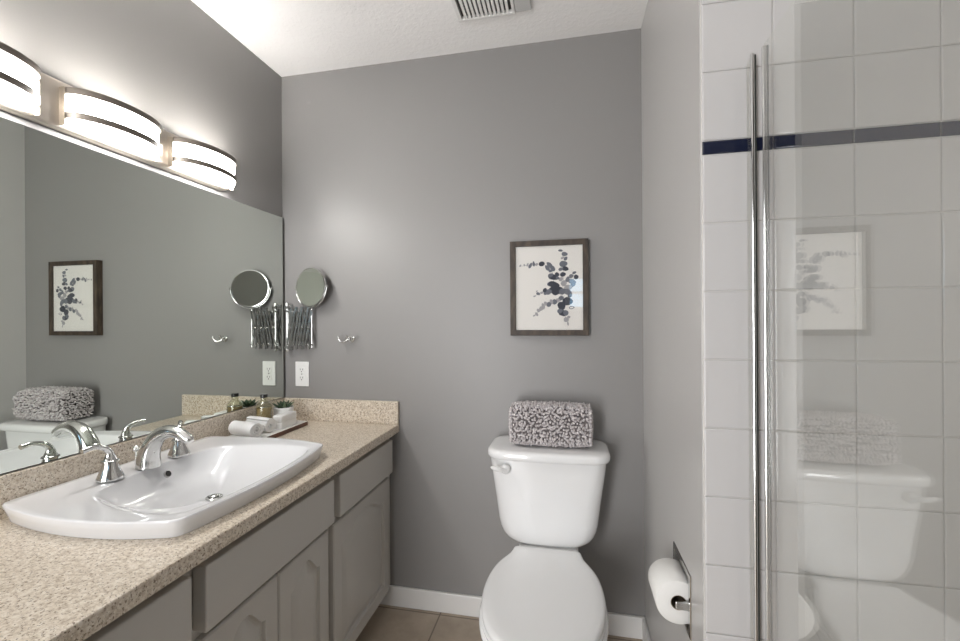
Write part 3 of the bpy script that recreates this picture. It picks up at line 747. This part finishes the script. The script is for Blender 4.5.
bm = B(); add_rings(bm, [dring(0.0842, 0.0035), dring(0.0842, 0.0052)]); obj('looking_glass', bm, M['mirror'], em)

# ================================================================== ROBE HOOK
hk = thing('robe_hook', 'small chrome double robe hook on the back wall', 'hook', (-0.995, YB, 1.192))
bm = B(); add_lathe(bm, [(0.014, YB-0.0005), (0.014, YB-0.005), (0.009, YB-0.009), (0.0065, YB-0.018)], 20, (-0.982, 0, 1.196), axis='y'); obj('base', bm, M['chrome'], hk, smooth=40)
for s in (-1, 1):
    pts = spline([(-0.982, YB-0.016, 1.196), (-0.982+s*0.012, YB-0.022, 1.184), (-0.982+s*0.026, YB-0.032, 1.183), (-0.982+s*0.038, YB-0.036, 1.196)], 6)
    bm = B(); add_tube(bm, pts, 0.0042, 12); c = pts[-1]
    add_lathe(bm, [(0.0, 1.194), (0.0055, 1.196), (0.007, 1.201), (0.0055, 1.206), (0.0, 1.208)], 14, (c.x, c.y, 0), caps=(False, False))
    obj('arm', bm, M['chrome'], hk, smooth=60)
bm = B(); add_tube(bm, spline([(-0.982, YB-0.016, 1.196), (-0.982, YB-0.030, 1.202), (-0.982, YB-0.036, 1.212)], 5), 0.0042, 12); obj('arm', bm, M['chrome'], hk, smooth=60)

# ================================================================== TRAY AND WHAT STANDS ON IT
TY0, TY1, TXa, TXb = 1.405, 1.722, -1.296, -1.138
tr = thing('tray', 'dark wooden tray with white top beside the sink', 'tray', ((TXa+TXb)/2, (TY0+TY1)/2, ZC))
bm = B(); add_box(bm, TXa, TXb, TY0, TY1, ZC+0.0005, ZC+0.0175); obj('tray_body', bm, M['tray_wood'], tr, bevel=0.002)
bm = B(); add_box(bm, TXa+0.001, TXb-0.001, TY0+0.001, TY1-0.001, ZC+0.0176, ZC+0.0195); obj('tray_top', bm, M['pot'], tr)
ZT = ZC+0.0197
def towel_roll(y, r, xa, xb, rot, label):
    bm = B(); n = 110; th = 0.0068; sk_ = -0.22
    inner, outer_ = [], []
    for k in range(n+1):
        t = k/n; a = rot+t*2*PI*3.0; rr = 0.004+(r-0.004)*t**0.85
        outer_.append((rr*math.cos(a), rr*math.sin(a))); ri = rr-th*min(1, 0.5+t); ri = max(ri, 0.0005)
        inner.append((ri*math.cos(a), ri*math.sin(a)))
    prof = outer_+inner[::-1]; zc_ = ZT+r
    secs = []
    ends = [(xb, 0.985), (xb-0.003, 1.0)] + [(xb-0.003-(xb-xa-0.006)*i/10, 1.0) for i in range(1, 10)] + [(xa+0.003, 1.0), (xa, 0.985)]
    for X, s in ends:
        secs.append([(X+p[0]*0.2+0.003*noise.noise(Vector((p[0]*60, p[1]*60, X*20))), y+(X-xa)*sk_+p[0]*s*(1+0.05*noise.noise(Vector((p[0]*40, X*30, 1)))), zc_+p[1]*s*(1+0.03*noise.noise(Vector((p[1]*40, X*30, 5))))) for p in prof])
    secs = [[(x, yy_, max(zz_, ZT)) for x, yy_, zz_ in s] for s in secs]
    add_rings(bm, secs)
    o = obj('rolled_washcloth', bm, M['terry'], smooth=50)
    tag(o, label, 'washcloth', 'rolled washcloths on the tray')
towel_roll(1.455, 0.0320, -1.280, -1.160, 0.5, 'rolled white washcloth at the sink end of the tray')
towel_roll(1.530, 0.0300, -1.275, -1.160, 2.2, 'rolled white washcloth between the front roll and the amber bottle')
# folded cloth block
bm = B(); 
for k in range(2):
    z = ZT+0.0275*k; add_rings(bm, [rrect(-1.173, 1.612, hx, hy, 0.008, zz_) for zz_, hx, hy in ((z, 0.019, 0.052), (z+0.0025, 0.0205, 0.054), (z+0.025, 0.0205, 0.054), (z+0.0275, 0.019, 0.052))])
o = obj('folded_washcloth', bm, M['terry'], smooth=50); tag(o, 'folded white washcloth stack in front of the succulent pot', 'washcloth')
# bottle
bt = thing('glass_bottle', 'clear glass bottle of amber oil with black cap on the tray', 'bottle', (-1.245, 1.576, ZT))
c = (-1.245, 1.576, ZT)
bm = B(); add_lathe(bm, [(0.026, 0.0), (0.030, 0.003), (0.031, 0.012), (0.031, 0.088), (0.028, 0.100), (0.018, 0.110), (0.0125, 0.116), (0.0125, 0.1262), (0.0105, 0.126), (0.0105, 0.116), (0.016, 0.108), (0.026, 0.099), (0.029, 0.088), (0.029, 0.008), (0.0, 0.006)], 36, c, caps=(True, False)); obj('glass_body', bm, M['bottle_glass'], bt, smooth=50)
bm = B(); add_lathe(bm, [(0.0, 0.0065), (0.0284, 0.009), (0.0284, 0.086), (0.0, 0.0865)], 36, c, caps=(False, False)); obj('oil', bm, M['amber'], bt, smooth=50)
bm = B(); add_lathe(bm, [(0.0125, 0.126), (0.0145, 0.127), (0.0145, 0.138), (0.0135, 0.140)], 30, c); obj('cap', bm, M['black'], bt, smooth=40)
# succulent
pt = thing('potted_succulent', 'small green succulent in a white pot on the tray', 'plant', (-1.226, 1.676, ZT))
c = (-1.226, 1.676, ZT)
bm = B(); add_lathe(bm, [(0.030, 0), (0.034, 0.003), (0.040, 0.040), (0.041, 0.066), (0.0405, 0.069), (0.037, 0.069), (0.036, 0.058), (0.0, 0.057)], 40, c, caps=(True, False)); obj('pot', bm, M['pot'], pt, smooth=50)
bm = B(); add_lathe(bm, [(0.0, 0.060), (0.0345, 0.0605)], 24, c, caps=(False, True)); obj('soil', bm, M['soil'], pt)
bm = B(); rn = random.Random(5)
for k in range(26):
    a = k*2.399; t = k/26; el = math.radians(78-62*t); ln = 0.026+0.016*t; d = Vector((math.cos(a)*math.cos(el), math.sin(a)*math.cos(el), math.sin(el)))
    p0 = Vector((c[0], c[1], c[2]+0.064))+Vector((math.cos(a), math.sin(a), 0))*0.012*t
    bend = Vector((0, 0, 0.010*t)); pts = [p0+d*ln*q+bend*q*q for q in (0, .25, .5, .75, 1)]
    add_tube(bm, pts, [0.004, 0.0072, 0.0068, 0.0042, 0.0005], 8, mi=1 if k % 6 == 0 else 0, flat=0.55)
obj('leaves', bm, [M['leaf'], M['leaf_tip']], pt, smooth=60)

# ================================================================== TOILET PAPER HOLDER
ph = thing('toilet_paper_holder', 'recessed chrome toilet paper holder in the side wall', 'holder', (XR, 1.24, 0.557))
bm = B(); y0, y1, z0, z1 = 1.145, 1.320, 0.478, 0.638
R = lambda x, d: [(x, y0+d, z0+d), (x, y1-d, z0+d), (x, y1-d, z1-d), (x, y0+d, z1-d)]
add_rings(bm, [R(XR-0.0004, 0), R(XR-0.003, 0.0015), R(XR-0.0045, 0.006), R(XR-0.004, 0.0125), R(XR+0.0, 0.0140), R(XR+0.066, 0.0150)], cap0=False)
obj('recess_plate', bm, M['chrome'], ph, smooth=35)
RC = Vector((0.269, 0, 0.558))
for s, y in ((0, 1.152), (1, 1.281)):
    bm = B()
    yw = y-0.003
    add_rings(bm, [[(XR+0.003, yw+a*0.004+0.005, RC.z+b*0.011) for a, b in ((-1, -1), (1, -1), (1, 1), (-1, 1))],
                   [(RC.x+0.012, y+0.002+a*0.004, RC.z+b*0.010) for a, b in ((-1, -1), (1, -1), (1, 1), (-1, 1))],
                   [(RC.x-0.010, y+0.002+a*0.004, RC.z+b*0.009) for a, b in ((-1, -1), (1, -1), (1, 1), (-1, 1))]])
    obj('post', bm, M['steel'], ph, bevel=0.002)
bm = B(); add_tube(bm, [(RC.x, 1.155, RC.z), (RC.x, 1.281, RC.z)], 0.0075, 16); obj('roller', bm, M['steel'], ph, smooth=40)
bm = B(); ya, yb = 1.163, 1.274; r1 = 0.0550; r0 = 0.019
prof = [(r0, ya+0.001), (r1-0.002, ya), (r1, ya+0.002), (r1, yb-0.002), (r1-0.002, yb), (r0, yb-0.001), (r0, ya+0.001)]
add_lathe(bm, prof, 56, (RC.x, 0, RC.z), axis='y', caps=(False, False))
tpr = obj('toilet_paper_roll', bm, M['tissue'], smooth=50); tag(tpr, 'white toilet paper roll on the recessed wall holder', 'toilet paper')
bm = B(); add_lathe(bm, [(r0-0.0002, ya+0.001), (r0-0.0002, yb-0.001), (r0-0.0012, yb-0.001), (r0-0.0012, ya+0.001), (r0-0.0002, ya+0.001)], 40, (RC.x, 0, RC.z), axis='y', caps=(False, False)); obj('core', bm, M['card'], tpr, smooth=50)

# ================================================================== SHOWER DOOR
sd = thing('shower_door', 'clear frameless glass shower door with chrome hinge strips', 'shower door', (0.388, 0.96, 0.11))
dl = math.radians(1.25); G0 = Vector((0.3895, 0.963)); gd = Vector((-math.sin(dl), -math.cos(dl))); gn = Vector((-gd.y, gd.x))
ZG = 1.822; gn_ = Vector((math.cos(dl), -math.sin(dl)))
def slab(bm, p, q, th, z0, z1):
    d = (q-p).normalized(); n = Vector((-d.y, d.x))*th/2
    a = [p-n, p+n, q+n, q-n]; add_rings(bm, [[(v.x, v.y, z) for v in a] for z in (z0, z1)])
bm = B(); slab(bm, G0, G0+gd*0.70, 0.006, 0.125, ZG); obj('glass_panel', bm, M['glass'], sd)
bm = B(); slab(bm, G0-gd*0.003, G0+gd*0.005, 0.008, 0.125, ZG); obj('edge_strip', bm, M['chrome'], sd, bevel=0.002)
bm = B(); slab(bm, Vector((0.3885, 1.0205)), Vector((0.3885, 1.012)), 0.007, 0.12, ZG+0.018); obj('pivot_strip', bm, M['chrome'], sd, bevel=0.002)
bm = B(); slab(bm, G0-gd*0.002+gn_*0.0054, G0+gd*0.0048+gn_*0.0054, 0.0026, 0.125, ZG); obj('seal', bm, M['gasket'], sd)
bm = B(); slab(bm, Vector((0.3934, 1.0200)), Vector((0.3934, 1.0125)), 0.0026, 0.12, ZG+0.014); obj('seal', bm, M['gasket'], sd)
bm = B(); slab(bm, Vector((0.3885, YT-0.001)), Vector((0.3885, 1.0215)), 0.005, 0.12, ZG+0.012); obj('side_glass', bm, M['glass'], sd)

# ================================================================== EXHAUST FAN
ef = thing('exhaust_fan', 'white slatted exhaust fan grille with grey lens in the ceiling', 'vent', (-0.29, 1.47, H))
bm = B(); fx0, fx1, fy0, fy1 = -0.405, -0.185, 1.33, 1.612; zt_ = H-0.016
add_box(bm, fx0, fx1, fy0, fy0+0.014, zt_, H-0.0005); add_box(bm, fx0, fx1, fy1-0.014, fy1, zt_, H-0.0005)
add_box(bm, fx0, fx0+0.016, fy0+0.014, fy1-0.014, zt_, H-0.0005); add_box(bm, fx1-0.012, fx1, fy0+0.014, fy1-0.014, zt_, H-0.0005)
obj('frame', bm, M['trim'], ef, bevel=0.002)
ns = 12; pitch = (fx1-0.012-(fx0+0.016))/ns
for k in range(ns-1):
    xx = fx0+0.016+pitch*(k+1); bm = B(); add_box(bm, xx-pitch*0.32, xx+pitch*0.32, fy0+0.014, fy1-0.014, zt_+0.001, zt_+0.006); obj('slat', bm, M['trim'], ef)
bm = B(); add_box(bm, fx0+0.016, fx1-0.012, fy0+0.014, fy1-0.014, H-0.003, H-0.0008); obj('duct', bm, M['slot'], ef)
bm = B(); add_box(bm, fx1+0.0005, fx1+0.060, fy0, fy1-0.006, H-0.014, H-0.0005); obj('lens', bm, M['lens'], ef, bevel=0.004)
